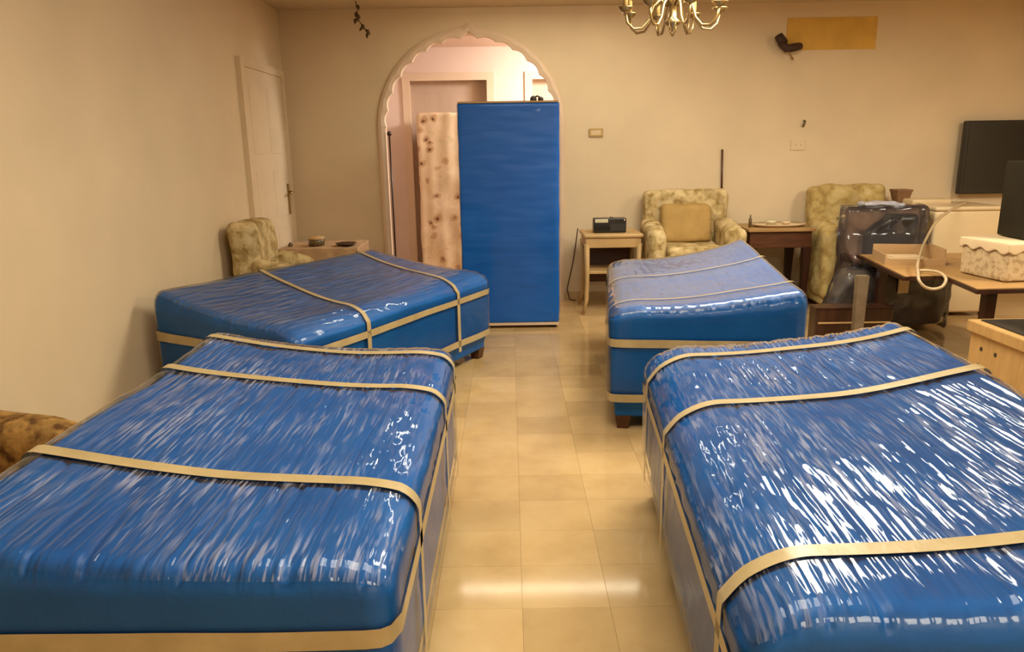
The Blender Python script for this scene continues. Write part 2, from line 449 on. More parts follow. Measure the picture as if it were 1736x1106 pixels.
# door on the left wall
d = empty('door_1', (XL, 7.1, 0)); tag(d, 'cream panelled door with a tall handle plate on the left wall', kind='structure')
MB().box(0.0, 0.030, -0.50, 0.56, 0, 2.33).build('door_leaf', 'door_paint', d)
f = MB().box(0, 0.045, -0.585, -0.50, 0, 2.40).box(0, 0.045, 0.56, 0.64, 0, 2.40).box(0, 0.045, -0.50, 0.56, 2.33, 2.40)
f.build('door_frame', 'door_paint', d)
for z0, z1 in ((0.2, 0.85), (1.0, 1.45), (1.6, 2.2)):
    for y0, y1 in ((-0.40, -0.02), (0.08, 0.46)):
        V, F = rbox(0.028, 0.034, y0, y1, z0, z1, 0.0025, 1, 1, 1, k=2); mesh('door_panel', V, F, 'door_paint', d)
h = MB().box(0.03, 0.042, 0.47, 0.515, 1.00, 1.30).build('handle_plate', 'brass', d)
MB().tube([(0.04, 0.49, 1.22), (0.09, 0.49, 1.22), (0.095, 0.47, 1.22), (0.095, 0.36, 1.21)], 0.010).build('door_handle', 'brass', h, True)

# ------------------------------------------------------------------ wrapped beds
def wrapped_bed(label, loc, rot, wd, ln, mirror, tapes, bands, zb=0.50, zt=0.735, rise=0.10, sag=0.02, r=0.06, nx=150, ny=60,
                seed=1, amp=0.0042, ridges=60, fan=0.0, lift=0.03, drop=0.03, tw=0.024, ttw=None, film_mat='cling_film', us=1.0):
    """inner long side at local -x (mirror=False) or +x (mirror=True); front at local -y"""
    root = empty('wrapped_bed', loc, rot, label, 'bed', 'beds wrapped in blue sheeting')
    hx, hy = wd / 2, ln / 2
    zlow = 0.10
    def u_of(x):
        u = (x + hx) / wd
        return min(1, max(0, 1 - u if mirror else u))
    def dz(x, y):
        u = u_of(x); vv = min(1, max(0, (y + hy) / ln))
        d = rise * u ** 1.35 - sag * math.sin(PI * u) + lift * vv * u ** 4
        d += 0.012 * noise.noise(Vector((x * 2.2, y * 1.8, seed)))
        d -= drop * max(0, 1 - u / 0.17) ** 2
        return d
    def deform(p):
        tt = min(1, max(0, (p.z - zb) / (zt - zb)))
        return Vector((p.x, p.y, p.z + dz(p.x, p.y) * tt))
    sv = seed * 7.3
    def crease(p, nr):
        if abs(nr.z) > 0.5:
            a = noise.noise(Vector((p.x * 9 + p.y * fan, p.y * 0.8, sv)))
            return -0.006 - 0.010 * max(0, 1 - abs(a) * 9) + 0.003 * noise.noise(p * 7)
        return -0.003 + 0.003 * noise.noise(p * 6 + Vector((sv, 0, 0)))
    V, F = rbox(-hx, hx, -hy, hy, zb - 0.045, zt, r, nx // 2, ny, 6, fn=lambda p, n: deform(p) + n * crease(p, n))
    mesh('wrapped_mattress', V, F, 'blue_sheet', root, True)
    def bf(p, n):
        k = 0.028 * smooth01((0.24 - p.z) / 0.12)
        return Vector((p.x - math.copysign(k, p.x) if abs(p.x) > hx * 0.8 else p.x, p.y - math.copysign(k, p.y) if abs(p.y) > hy * 0.8 else p.y, p.z)) + n * 0.004 * noise.noise(p * 5 + Vector((sv, 1, 0)))
    V, F = rbox(-hx + 0.014, hx - 0.014, -hy + 0.014, hy - 0.014, 0.075, zb - 0.042, 0.022, 10, 16, 12, fn=bf)
    mesh('wrapped_base', V, F, 'blue_sheet', root, True)
    for sx in (-1, 1):
        for sy in (-1, 1):
            MB().taper(sx * (hx - 0.09), sy * (hy - 0.09), 0.0, 0.085, 0.032, 0.032, 0.045, 0.045).build('leg', 'dark_wood', root)
    # stretch film over everything, pleated lengthwise, pinched under the tape
    def tape_dist(p):
        m = 1.0
        for y0, k in tapes: m = min(m, abs(p.y - (y0 + k * p.x)))
        return m
    o1 = 0.003
    def ff(p, n):
        q = deform(p)
        pin = smooth01((tape_dist(p) - 0.012) / 0.10)
        xx = p.x + fan * 0.12 * p.y * (u_of(p.x))
        m = smooth01(0.5 + 1.6 * noise.noise(Vector((p.x * 2.4, p.y * 1.7, sv + 4))))
        top = smooth01((n.z - 0.1) / 0.55)
        dtop = dside = 0.0
        if top > 0:
            a = noise.noise(Vector((xx * ridges, p.y * 2.6, sv))); c = noise.noise(Vector((xx * ridges * 0.45, p.y * 1.6, sv + 9)))
            h = (1 - abs(a)) ** 3 * 0.55 + (1 - abs(c)) ** 4 * 0.7
            und = us * 0.0030 * noise.noise(Vector((xx * 26, p.y * 9, sv + 2))) + 0.0010 * noise.noise(Vector((xx * 60, p.y * 18, sv + 6)))
            dtop = (amp * h * (0.25 + 0.95 * m) + und) * (0.08 + 0.92 * pin)
        if top < 1:
            a = noise.noise(Vector((p.x * 1.5, p.z * 26, sv))) if abs(n.y) > 0.6 else noise.noise(Vector((p.y * 11 + p.z * 6, p.z * 2.5, sv)))
            dside = amp * 0.6 * (1 - abs(a)) ** 3
        return q + n * (dtop * top + dside * (1 - top))
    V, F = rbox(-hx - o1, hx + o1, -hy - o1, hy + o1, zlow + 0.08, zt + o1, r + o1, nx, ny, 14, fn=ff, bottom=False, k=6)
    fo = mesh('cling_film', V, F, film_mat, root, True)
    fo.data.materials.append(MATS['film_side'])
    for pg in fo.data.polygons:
        if pg.normal.z < 0.55: pg.material_index = 1  # painted sheen kept to upward faces, sides stay clear
    # tape
    o2 = 0.0075
    lo = Vector((-hx - o2 + r, -hy - o2 + r, -9)); hi = Vector((hx + o2 - r, hy + o2 - r, zt + o2 - r))
    def on(p):
        q = Vector([min(max(p[a], lo[a]), hi[a]) for a in range(3)]); d = p - q
        n = d.normalized() if d.length > 1e-9 else Vector((0, 0, 1))
        return deform(q + n * r if d.length > 1e-9 else p)
    def ribbon(path, side, name, tw=tw):
        V = []; F = []; m = 4
        for i, p in enumerate(path):
            for k in range(m + 1):
                f = (k / m - 0.5) * 2 * tw
                V.append(on(p + side * f))
        for i in range(len(path) - 1):
            for k in range(m):
                a = i * (m + 1) + k; F.append((a, a + 1, a + m + 2, a + m + 1))
        return mesh(name, V, F, 'parcel_tape', root, True)
    for y0, k in tapes:
        path = []
        X0, X1, Z1 = -hx - o2, hx + o2, zt + o2
        for i in range(24): path.append(Vector((X0, 0, 0.16 + (Z1 - 0.16) * i / 24)))
        for i in range(64): path.append(Vector((X0 + (X1 - X0) * i / 64, 0, Z1)))
        for i in range(25): path.append(Vector((X1, 0, Z1 - (Z1 - 0.16) * i / 24)))
        for p in path: p.y = y0 + k * p.x + 0.010 * noise.noise(Vector((p.x * 3, p.z * 3, y0 * 5)))
        ribbon(path, Vector((0, 1, 0)), 'tape_strap', ttw or tw)
    for zc in bands:
        path = []; X0, X1, Y0, Y1 = -hx - o2, hx + o2, -hy - o2, hy + o2
        N = 30
        for i in range(N): path.append(Vector((X0 + (X1 - X0) * i / N, Y0, zc)))
        for i in range(N): path.append(Vector((X1, Y0 + (Y1 - Y0) * i / N, zc)))
        for i in range(N): path.append(Vector((X1 - (X1 - X0) * i / N, Y1, zc)))
        for i in range(N + 1): path.append(Vector((X0, Y1 - (Y1 - Y0) * i / N, zc)))
        for p in path: p.z += 0.006 * noise.noise(Vector((p.x * 3, p.y * 3, zc * 5)))
        path[-1].z = path[0].z
        ribbon(path, Vector((0, 0, 1)), 'tape_band')
    return root

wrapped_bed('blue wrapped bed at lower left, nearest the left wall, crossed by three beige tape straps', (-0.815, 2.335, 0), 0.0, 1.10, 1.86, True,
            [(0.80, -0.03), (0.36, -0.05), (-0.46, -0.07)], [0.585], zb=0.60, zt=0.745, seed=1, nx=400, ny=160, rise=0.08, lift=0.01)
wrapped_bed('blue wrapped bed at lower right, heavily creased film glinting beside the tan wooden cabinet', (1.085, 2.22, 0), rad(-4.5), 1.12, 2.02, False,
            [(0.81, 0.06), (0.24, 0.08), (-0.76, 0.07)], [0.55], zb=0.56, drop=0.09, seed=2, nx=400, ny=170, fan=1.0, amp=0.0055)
wrapped_bed('blue wrapped bed in front of the floral armchair, with a pale sheen painted into its top film', (1.20, 4.93, 0), rad(-7.0), 1.08, 1.93, False,
            [(0.10, 0.06), (-0.72, 0.06)], [0.535, 0.21], zb=0.55, drop=0.04, lift=0.09, ttw=0.011, film_mat='film_pale_sheen', seed=3, nx=160, ny=60, amp=0.003)
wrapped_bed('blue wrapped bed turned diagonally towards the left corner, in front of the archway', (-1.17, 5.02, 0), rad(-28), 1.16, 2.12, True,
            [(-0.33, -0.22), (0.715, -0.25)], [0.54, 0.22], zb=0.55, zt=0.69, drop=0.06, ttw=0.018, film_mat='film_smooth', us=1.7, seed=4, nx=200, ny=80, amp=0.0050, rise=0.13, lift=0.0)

# ------------------------------------------------------------------ blue wrapped cabinet
c = empty('wrapped_cabinet', (-0.003, 6.88, 0), 0, 'tall blue wrapped cabinet standing upright in front of the archway', 'cabinet')
def cf(p, n):
    if abs(n.y) > 0.5: return p + n * 0.006 * (noise.noise(Vector((p.x * 2, 0, p.z * 6))) + 0.6 * noise.noise(Vector((p.x * 4, 3, p.z * 22))))
    return p + n * 0.007 * noise.noise(p * 5)
V, F = rbox(-0.437, 0.437, -0.28, 0.28, 0.055, 1.995, 0.012, 30, 10, 90, fn=cf)
mesh('blue_wrap', V, F, 'blue_panel', c, True)
MB().box(-0.435, 0.435, -0.283, 0.275, 0.030, 0.055).build('bottom_board', 'trim_paint', c)
MB().box(-0.436, 0.430, -0.284, 0.275, 1.995, 2.010).build('top_board', 'cardboard', c)
for sx in (-0.38, 0.38):
    for sy in (-0.22, 0.22): MB().taper(sx, sy, 0, 0.03, 0.03, 0.025, 0.035, 0.03).build('foot', 'black_matte', c)
V, F = rbox(-0.4395, 0.4395, -0.290, 0.285, 0.06, 1.99, 0.014, 26, 8, 100, fn=lambda p, n: p + n * (0.008 + 0.003 * noise.noise(Vector((p.x * 2.5, p.y, p.z * 7))) + 0.0025 * max(0, noise.noise(Vector((p.x * 7, 1, p.z * 16))))), bottom=False)
mesh('cling_film', V, F, 'panel_film', c, True)
o = MB(); o.lathe([(0.0, 0), (0.028, 0.002), (0.030, 0.03), (0.018, 0.05), (0, 0.055)], (-0.035, 0, 0), 10).lathe([(0.0, 0), (0.022, 0.002), (0.026, 0.03), (0.012, 0.042), (0, 0.045)], (0.03, 0.01, 0), 10).tube([(-0.03, 0, 0.035), (0, -0.01, 0.05), (0.03, 0.01, 0.035)], 0.008, 6)
tag(o.build('cord_bundle', 'black_matte', None, True, loc=(0.255, 6.80, 2.010)), 'small dark cord bundle on top of the tall blue cabinet', 'cord')

# floral sheet covered cabinet behind it
c = empty('covered_cabinet', (-0.72, 8.99, 0), 0, 'tall cabinet under a cream flower-print sheet, standing in the hall beyond the arch', 'cabinet')
MB().box(-0.29, 0.27, -0.20, 0.20, 0, 1.98).build('cabinet_body', 'cardboard', c)
def sf(p, n):
    a = 0.016 * noise.noise(Vector((p.x * 9, p.y * 9, p.z * 0.9))) + 0.012 * noise.noise(p * 4)
    return p + n * a
V, F = rbox(-0.335, 0.31, -0.235, 0.235, 0.03, 2.02, 0.03, 26, 14, 50, fn=sf, bottom=False)
mesh('flower_sheet', V, F, 'flower_sheet', c, True)
o = MB().tube([(-1.225, 7.80, 0), (-1.225, 7.80, 1.76)], 0.009, 8).lathe([(0, 0), (0.022, 0.012), (0.026, 0.03), (0.015, 0.05), (0, 0.055)], (-1.225, 7.80, 1.75), 10)
tag(o.build('walking_stick', 'very_dark_wood', None, True), 'thin dark stick with a knob leaning inside the left arch jamb', 'stick')

# ------------------------------------------------------------------ armchairs
def armchair(label, loc, rot, wd, dp, hb, ha, hs, fab, cushion=None, seed=0, bt=0.2, at=0.19):
    c = empty('armchair', loc, rot, label, 'armchair', 'slipcovered armchairs')
    hx = wd / 2
    soft('seat_base', (-hx + 0.02, hx - 0.02, -dp + 0.05, 0, 0.06, hs - 0.10), 0.03, fab, c, 0.012, 9, seed, (16, 12, 6))
    soft('seat_cushion', (-hx + at, hx - at, -dp + 0.01, -bt + 0.02, hs - 0.14, hs), 0.05, fab, c, 0.012, 7, seed + 1, (10, 10, 4))
    soft('backrest', (-hx + 0.04, hx - 0.04, -bt, 0, 0.30, hb), 0.07, fab, c, 0.022, 7, seed + 2, (18, 6, 14),
         fn=lambda p: Vector((p.x, p.y + 0.10 * (p.z - hs) * 0.6, p.z)))
    for s in (-1, 1):
        x0, x1 = (-hx, -hx + at) if s < 0 else (hx - at, hx)
        soft('arm', (x0, x1, -dp, -bt + 0.06, 0.12, ha), 0.075, fab, c, 0.018, 8, seed + 3 + s, (6, 12, 10),
             fn=lambda p: Vector((p.x, p.y, p.z - 0.07 * smooth01((-p.y - dp * 0.3) / dp) * (1 if p.z > ha - 0.2 else 0))))
    for sx in (-1, 1):
        for sy in (-dp + 0.10, -0.08): MB().taper(sx * (hx - 0.09), sy, 0, 0.07, 0.022, 0.022, 0.032, 0.032).build('leg', 'dark_wood', c)
    if cushion:
        soft('back_cushion', cushion, 0.055, 'tan_cloth', c, 0.01, 5, seed + 7, (8, 4, 8), fn=lambda p: Vector((p.x, p.y + 0.22 * (p.z - hs), p.z)))
    return c
armchair('floral slipcovered armchair with a plain tan back cushion, against the middle of the back wall', (1.80, 7.74, 0), rad(-2), 0.94, 0.78, 1.18, 0.90, 0.67, 'floral_fabric',
         (-0.27, 0.23, -0.38, -0.20, 0.67, 1.04), 3)
armchair('olive slipcovered armchair partly hidden behind the plastic-wrapped dark chair', (3.445, 7.74, 0), 0, 0.84, 0.70, 1.20, 0.88, 0.64, 'olive_fabric', None, 11)
armchair('floral slipcovered armchair in the left corner, seen over the diagonal bed', (-2.19, 6.02, 0), rad(90), 0.66, 0.50, 1.08, 0.80, 0.62, 'floral_fabric', None, 21, bt=0.22, at=0.15)
armchair('brown floral seat beside the left wall at the lower left edge', (-2.22, 1.95, 0), rad(90), 1.40, 0.66, 0.74, 0.70, 0.48, 'brown_floral', None, 31)

# ------------------------------------------------------------------ side tables and what stands on them
c = empty('side_table', (0.995, 7.36, 0), 0, 'light wooden side table with a shelf, under the black radio', 'side table')
soft('table_top', (-0.29, 0.29, -0.25, 0.25, 0.755, 0.795), 0.018, 'cane_wood', c, 0.003, 5, 1)
for nm, d in (('apron', (-0.27, 0.27, -0.23, -0.205, 0.66, 0.756)), ('apron', (-0.27, -0.245, -0.20, 0.22, 0.66, 0.756)), ('apron', (0.245, 0.27, -0.20, 0.22, 0.66, 0.756)), ('back_panel', (-0.25, 0.25, 0.20, 0.22, 0.25, 0.756))):
    part_box(nm, d, 'cane_wood' if nm == 'apron' else 'dark_wood', c)
for sx in (-1, 1):
    for sy in (-1, 1):
        MB().tube([(sx * 0.255, sy * 0.215, 0.70), (sx * 0.25, sy * 0.21, 0.40), (sx * 0.255, sy * 0.215, 0.15), (sx * 0.285, sy * 0.235, 0.012)], [0.028, 0.024, 0.022, 0.016], 8).build('leg', 'cane_wood', c, True)
part_box('shelf', (-0.24, 0.24, -0.20, 0.20, 0.40, 0.43), 'cane_wood', c)
r = empty('clock_radio', (0.972, 7.28, 0.796), 0, 'black clock radio with a pale display on the light side table', 'radio')
soft('body', (-0.16, 0.16, -0.06, 0.06, 0, 0.142), 0.012, 'black_plastic', r, 0.0, 1, 0, (2, 2, 2))
part_box('display', (-0.148, -0.02, -0.064, -0.058, 0.100, 0.134), 'pale_display', r, 0.002)
MB().lathe([(0, 0), (0.014, 0.002), (0.014, 0.014), (0, 0.018)], (0.02, 0, 0.142), 12).build('knob', 'chrome', r, True)
MB().tube([(0.14, -0.061, 0.122), (0.14, -0.068, 0.122)], 0.009, 10).build('button', 'chrome', r, True)
MB().box(0.0, 0.15, -0.0635, -0.059, 0.02, 0.09).build('speaker_grille', 'black_matte', r)
tag(MB().tube([(0.692, 7.60, 0.80), (0.690, 7.66, 0.74), (0.675, 7.75, 0.55), (0.66, 7.79, 0.42), (0.62, 7.82, 0.22), (0.60, 7.82, 0.13), (0.63, 7.80, 0.016), (0.69, 7.78, 0.010)], 0.006, 6).build('power_cord', 'dark_wood', None, True), 'thin dark cord running from the radio down to the skirting', 'cord')
tag(MB().tube([(2.225, 7.838, 1.00), (2.205, 7.838, 1.57)], 0.011, 8).build('antenna_rod', 'dark_wood', None, True), 'thin dark rod standing upright behind the middle armchair', 'rod')

c = empty('side_table', (2.625, 7.40, 0), 0, 'dark wooden side table between the two armchairs by the back wall', 'side table')
part_box('table_top', (-0.325, 0.325, -0.28, 0.28, 0.79, 0.82), 'mid_wood', c)
for d in ((-0.30, 0.30, -0.25, -0.225, 0.63, 0.79), (-0.30, -0.275, -0.225, 0.25, 0.63, 0.79), (0.275, 0.30, -0.225, 0.25, 0.63, 0.79)): part_box('apron', d, 'dark_wood', c)
for sx in (-1, 1):
    for sy in (-1, 1): MB().taper(sx * 0.265, sy * 0.22, 0, 0.63, 0.022, 0.022, 0.04, 0.034).build('leg', 'very_dark_wood', c)
part_box('shelf', (-0.26, 0.26, -0.2, 0.2, 0.22, 0.245), 'very_dark_wood', c)
o = MB(); o.lathe([(0.0, 0), (0.22, 0), (0.27, 0.02), (0.275, 0.03), (0.21, 0.012), (0, 0.010)], (0, 0, 0), 24, 1, 0.6)
tag(o.build('glass_tray', 'paper', None, True, loc=(2.66, 7.36, 0.820)), 'pale oval tray on the dark side table', 'tray')
for k, (x, y, s, m, lb) in enumerate(((2.60, 7.38, 1.0, 'pale_display', 'small pale bowl, left one on the oval tray'), (2.74, 7.36, 0.8, 'paper', 'small pale bowl, right one on the oval tray'))):
    tag(MB().lathe([(0.02 * s, 0), (0.05 * s, 0.025 * s), (0.055 * s, 0.045 * s), (0.045 * s, 0.04 * s), (0, 0.02 * s)], (0, 0, 0), 14).build('bowl', m, None, True, loc=(x, y, 0.832)), lb, 'bowl')
tag(MB().lathe([(0.014, 0), (0.016, 0.01), (0.016, 0.08), (0.008, 0.095), (0.008, 0.12), (0, 0.122)], (0, 0, 0), 10).build('bottle', 'dark_glaze', None, True, loc=(2.365, 7.30, 0.820)), 'small dark bottle at the left end of the dark side table', 'bottle')

c = empty('side_table', (-1.86, 7.36, 0), 0, 'low corner table with a pinkish cloth beside the left door', 'side table')
part_box('table_top', (-0.36, 0.38, -0.30, 0.30, 0.67, 0.70), 'mid_wood', c)
V, F = rbox(-0.37, 0.39, -0.31, 0.31, 0.55, 0.712, 0.012, 24, 20, 6, fn=lambda p, n: p + n * 0.010 * noise.noise(Vector((p.x * 14, p.y * 14, p.z * 2))), bottom=False)
mesh('table_cloth', V, F, 'pink_cloth', c, True)
for sx in (-0.32, 0.34):
    for sy in (-0.26, 0.26): MB().taper(sx, sy, 0, 0.67, 0.02, 0.02, 0.03, 0.03).build('leg', 'dark_wood', c)
c = empty('trinket_box', (-1.90, 7.22, 0.718), 0, 'small round mottled trinket box on the corner table', 'box')
MB().lathe([(0.07, 0), (0.078, 0.01), (0.078, 0.06), (0.07, 0.065), (0, 0.065)], (0, 0, 0), 18).build('box_body', 'dark_glaze', c, True)
MB().lathe([(0.08, 0.062), (0.082, 0.072), (0.07, 0.088), (0.02, 0.095), (0, 0.096)], (0, 0, 0), 18).build('lid', 'cane_wood', c, True)
tag(MB().lathe([(0.05, 0), (0.085, 0.006), (0.105, 0.024), (0.098, 0.024), (0.07, 0.010), (0, 0.008)], (0, 0, 0), 22).build('plate', 'very_dark_wood', None, True, loc=(-1.61, 7.20, 0.718)), 'dark round plate on the corner table near the arch', 'plate')
tag(MB().lathe([(0.02, 0), (0.026, 0.012), (0.018, 0.03), (0.006, 0.04), (0, 0.041)], (0, 0, 0), 10).build('figurine', 'dark_glaze', None, True, loc=(-2.14, 7.16, 0.718)), 'tiny dark figurine at the left end of the corner table', 'figurine')

# ------------------------------------------------------------------ right-hand clutter
# dark chair wrapped in clear plastic
c = empty('wrapped_chair', (3.42, 6.72, 0), 0, 'dark high-backed chair bundled in clear plastic, behind the desk', 'chair')
soft('back_frame', (-0.365, 0.365, 0.10, 0.18, 0.30, 1.04), 0.02, 'brown_panel', c, 0.004, 4, 1, (8, 2, 8))
soft('back_cushion', (-0.17, 0.31, -0.02, 0.12, 0.45, 0.985), 0.065, 'black_plastic', c, 0.006, 5, 2, (8, 4, 10), fn=lambda p: Vector((p.x + (0.17 * smooth01((p.z - 0.74) / 0.24) ** 2 if p.x < 0 else 0), p.y, p.z)))
soft('seat', (-0.34, 0.34, -0.20, 0.11, 0.26, 0.44), 0.05, 'black_matte', c, 0.008, 5, 3)
for s_ in (-1, 1):
    soft('arm', (s_ * 0.33 - 0.035, s_ * 0.33 + 0.035, -0.20, 0.11, 0.55, 0.63), 0.03, 'dark_wood', c, 0.004, 5, 4)
    for y in (-0.17, 0.14): MB().taper(s_ * 0.32, y, 0, 0.32 if y > 0 else 0.56, 0.024, 0.024, 0.034, 0.034).build('leg', 'very_dark_wood', c)
V, F = rbox(-0.375, 0.375, -0.225, 0.20, 0.02, 1.06, 0.05, 40, 24, 50, fn=lambda p, n: p + n * (0.012 * noise.noise(p * 4.0) + 0.014 * noise.noise(p * 9)) + Vector((0, 0.20 * smooth01((p.z - 0.58) / 0.25) if p.y < 0 else 0, 0)), bottom=False)
mesh('plastic_wrap', V, F, 'loose_film', c, True)
soft('plastic_fold', (-0.20, 0.16, 0.02, 0.19, 1.035, 1.085), 0.024, 'milky_plastic', c, 0.03, 14, 6, (16, 8, 4))
c = empty('plant_stand', (3.96, 7.58, 0), 0, 'slim dark stand behind the wrapped chair, holding a brown pot', 'stand')
part_box('stand_top', (-0.08, 0.11, -0.1, 0.1, 1.00, 1.03), 'dark_wood', c)
MB().tube([(0, 0, 0.05), (0, 0, 1.0)], 0.025, 10).build('stand_post', 'dark_wood', c, True)
MB().lathe([(0.08, 0), (0.08, 0.025), (0.04, 0.05), (0, 0.05)], (0, 0, 0), 16).build('stand_foot', 'dark_wood', c, True)
tag(MB().taper(0, 0, 0, 0.115, 0.055, 0.055, 0.078, 0.078).box(-0.08, 0.08, -0.08, 0.08, 0.105, 0.122).build('plant_pot', 'terracotta', None, loc=(3.955, 7.55, 1.030)), 'small brown tapered pot peeking over the wrapped chair', 'pot')

def smooth_path(P, m=5):
    P = [Vector(p) for p in P]; out = []
    for i in range(len(P) - 1):
        a, b_, c_, d_ = P[max(i - 1, 0)], P[i], P[i + 1], P[min(i + 2, len(P) - 1)]
        for k in range(m):
            u = k / m
            out.append(0.5 * (2 * b_ + (c_ - a) * u + (2 * a - 5 * b_ + 4 * c_ - d_) * u * u + (3 * b_ - a - 3 * c_ + d_) * u ** 3))
    return out + [P[-1]]
# white appliance with hose
c = empty('washing_machine', (4.215, 7.08, 0), 0, 'white boxy household appliance with rounded top against the back wall', 'appliance')
soft('body', (-0.33, 0.31, -0.30, 0.30, 0.04, 1.0), 0.03, 'white_enamel', c, 0.0, 1, 0, (3, 3, 3))
soft('lid', (-0.335, 0.315, -0.31, 0.31, 0.995, 1.035), 0.018, 'white_enamel', c, 0.0, 1, 0, (3, 3, 1))
soft('control_panel', (-0.33, 0.05, 0.10, 0.30, 1.02, 1.075), 0.02, 'white_enamel', c, 0.0, 1, 0, (2, 2, 1))
for sx in (-0.27, 0.25):
    for sy in (-0.25, 0.25): MB().lathe([(0.025, 0), (0.03, 0.02), (0.03, 0.045), (0, 0.045)], (sx, sy, 0), 10).build('foot', 'black_matte', c, True)
tag(MB().tube(smooth_path([(4.24, 6.92, 1.056), (4.184, 6.85, 1.060), (4.02, 6.72, 1.03), (3.86, 6.60, 0.977), (3.70, 6.44, 0.925), (3.589, 6.30, 0.883), (3.374, 6.00, 0.80), (3.182, 5.70, 0.735), (3.03, 5.44, 0.715), (2.945, 5.27, 0.70), (2.919, 5.20, 0.655), (2.945, 5.18, 0.615), (2.99, 5.18, 0.594), (3.04, 5.18, 0.592), (3.085, 5.18, 0.612), (3.112, 5.20, 0.66), (3.112, 5.29, 0.69), (3.08, 5.38, 0.69), (3.02, 5.42, 0.685)]), 0.011, 8).build('drain_hose', 'white_hose', None, True), 'pale hose curving from the white appliance and looping over the desk edge', 'hose')

# desk
c = empty('desk', (3.4, 5.6, 0), 0, 'brown desk with a stepped dark-edged top, carrying papers and a speckled box', 'desk')
poly = [(-0.36, 0.84), (-0.55, -0.31), (-0.24, -0.29), (-0.33, -0.83), (0.75, -0.80), (0.75, 0.84)]
MB().prism(poly, 0.632, 0.660).build('desk_top', 'very_dark_wood', c)
MB().prism([(x * 0.97 + 0.006, y * 0.97) for x, y in poly], 0.6602, 0.664).build('desk_surface', 'mid_wood', c)
for x, y in ((-0.28, 0.52), (-0.16, -0.70), (0.65, -0.70), (0.65, 0.52)): MB().taper(x, y, 0, 0.632, 0.03, 0.03, 0.035, 0.035).build('leg', 'very_dark_wood', c)
c = empty('carton', (3.20, 5.98, 0.664), rad(-12), 'open brown cardboard tray with papers on the desk', 'carton')
MB().box(-0.18, 0.26, -0.2, 0.2, 0, 0.012).build('carton_bottom', 'cardboard', c)
for d in ((-0.18, 0.26, 0.188, 0.2, 0.012, 0.12), (-0.18, 0.26, -0.2, -0.188, 0.012, 0.05), (-0.18, -0.168, -0.188, 0.188, 0.012, 0.08), (0.248, 0.26, -0.188, 0.188, 0.012, 0.13)):
    MB().box(*d).build('carton_side', 'cardboard', c)
tag(MB().box(-0.13, 0.15, -0.10, 0.10, 0, 0.02).box(-0.11, 0.13, -0.085, 0.085, 0.02, 0.032).build('paper_stack', 'paper', None, loc=(3.22, 6.0, 0.678), rotz=rad(-5)), 'pale stack of papers lying in the cardboard tray', 'papers')
c = empty('speckled_box', (3.62, 5.24, 0.668), rad(8), 'speckled beige box with a wavy-edged lid on the desk, under the black speaker', 'box')
soft('box_body', (-0.26, 0.36, -0.22, 0.22, 0, 0.235), 0.015, 'speckled_print', c, 0.003, 5, 1)
V, F = rbox(-0.275, 0.375, -0.235, 0.235, 0.195, 0.268, 0.014, 40, 30, 3, fn=lambda p, n: p + n * 0.004 * noise.noise(p * 9) + Vector((0, 0, 0.012 * math.sin(p.x * 45 + p.y * 45) if p.z < 0.22 else 0)), bottom=False)
mesh('lid', V, F, 'paper', c, True)
MB().tube([(-0.02, -0.228, 0.02), (-0.02, -0.245, 0.05), (-0.0, -0.25, 0.075)], [0.012, 0.012, 0.018], 8).build('corner_knob', 'chrome', c, True)
c = empty('speaker', (3.77, 5.25, 0.944), rad(-4), 'tall black speaker standing on the speckled box', 'speaker')
soft('cabinet', (-0.20, 0.30, -0.17, 0.17, 0, 0.53), 0.012, 'speaker_case', c, 0, 1, 0, (2, 2, 2))
part_box('grille', (-0.10, 0.28, -0.178, -0.168, 0.02, 0.51), 'black_matte', c)

# television
c = empty('television', (5.32, 7.76, 1.08), 0, 'black flat-screen television mounted on the right of the back wall', 'television')
part_box('bezel', (-0.68, 0.62, -0.035, 0.03, 0, 0.735), 'black_plastic', c, 0.01)
MB().box(-0.645, 0.585, -0.038, -0.034, 0.06, 0.70).build('screen', 'screen_black', c)
MB().box(-0.2, 0.2, 0.03, 0.094, 0.2, 0.55).build('wall_mount', 'black_matte', c)
MB().box(-0.05, 0.05, -0.037, -0.034, 0.025, 0.037).build('badge', 'chrome', c)

# low dark cabinet and grey wrapped post
c = empty('low_chest', (2.80, 5.83, 0), 0, 'low dark wooden chest with a pale stripe, behind the far right bed', 'chest')
part_box('chest_body', (-0.36, 0.26, -0.07, 0.07, 0.03, 0.325), 'very_dark_wood', c)
MB().box(-0.34, 0.24, -0.076, -0.069, 0.205, 0.217).build('pale_strip', 'cane_wood', c)
part_box('chest_lid', (-0.365, 0.265, -0.078, 0.075, 0.325, 0.338), 'very_dark_wood', c, 0.004)
for sx in (-0.3, 0.2): MB().taper(sx, 0, 0, 0.03, 0.02, 0.05, 0.03, 0.06).build('foot', 'very_dark_wood', c)
o = MB().taper(0, 0, 0, 0.64, 0.030, 0.026, 0.042, 0.030)
tag(o.build('wrapped_post', 'grey_wrap', None, loc=(2.655, 5.50, 0)), 'grey plastic-wrapped table leg standing in front of the low dark chest', 'post')
c = empty('wrapped_bundle', (3.28, 6.33, 0), 0, 'grey plastic-wrapped bundle slumped on the floor under the desk', 'bundle')
soft('bundle_body', (-0.52, 0.50, -0.10, 0.10, 0.04, 0.54), 0.08, 'dark_bundle', c, 0.03, 5, 5, (20, 5, 12), fn=lambda p: Vector((p.x * (1.0 - 0.25 * smooth01((p.z - 0.2) / 0.4) if p.x < 0 else 1.0), p.y, p.z)))
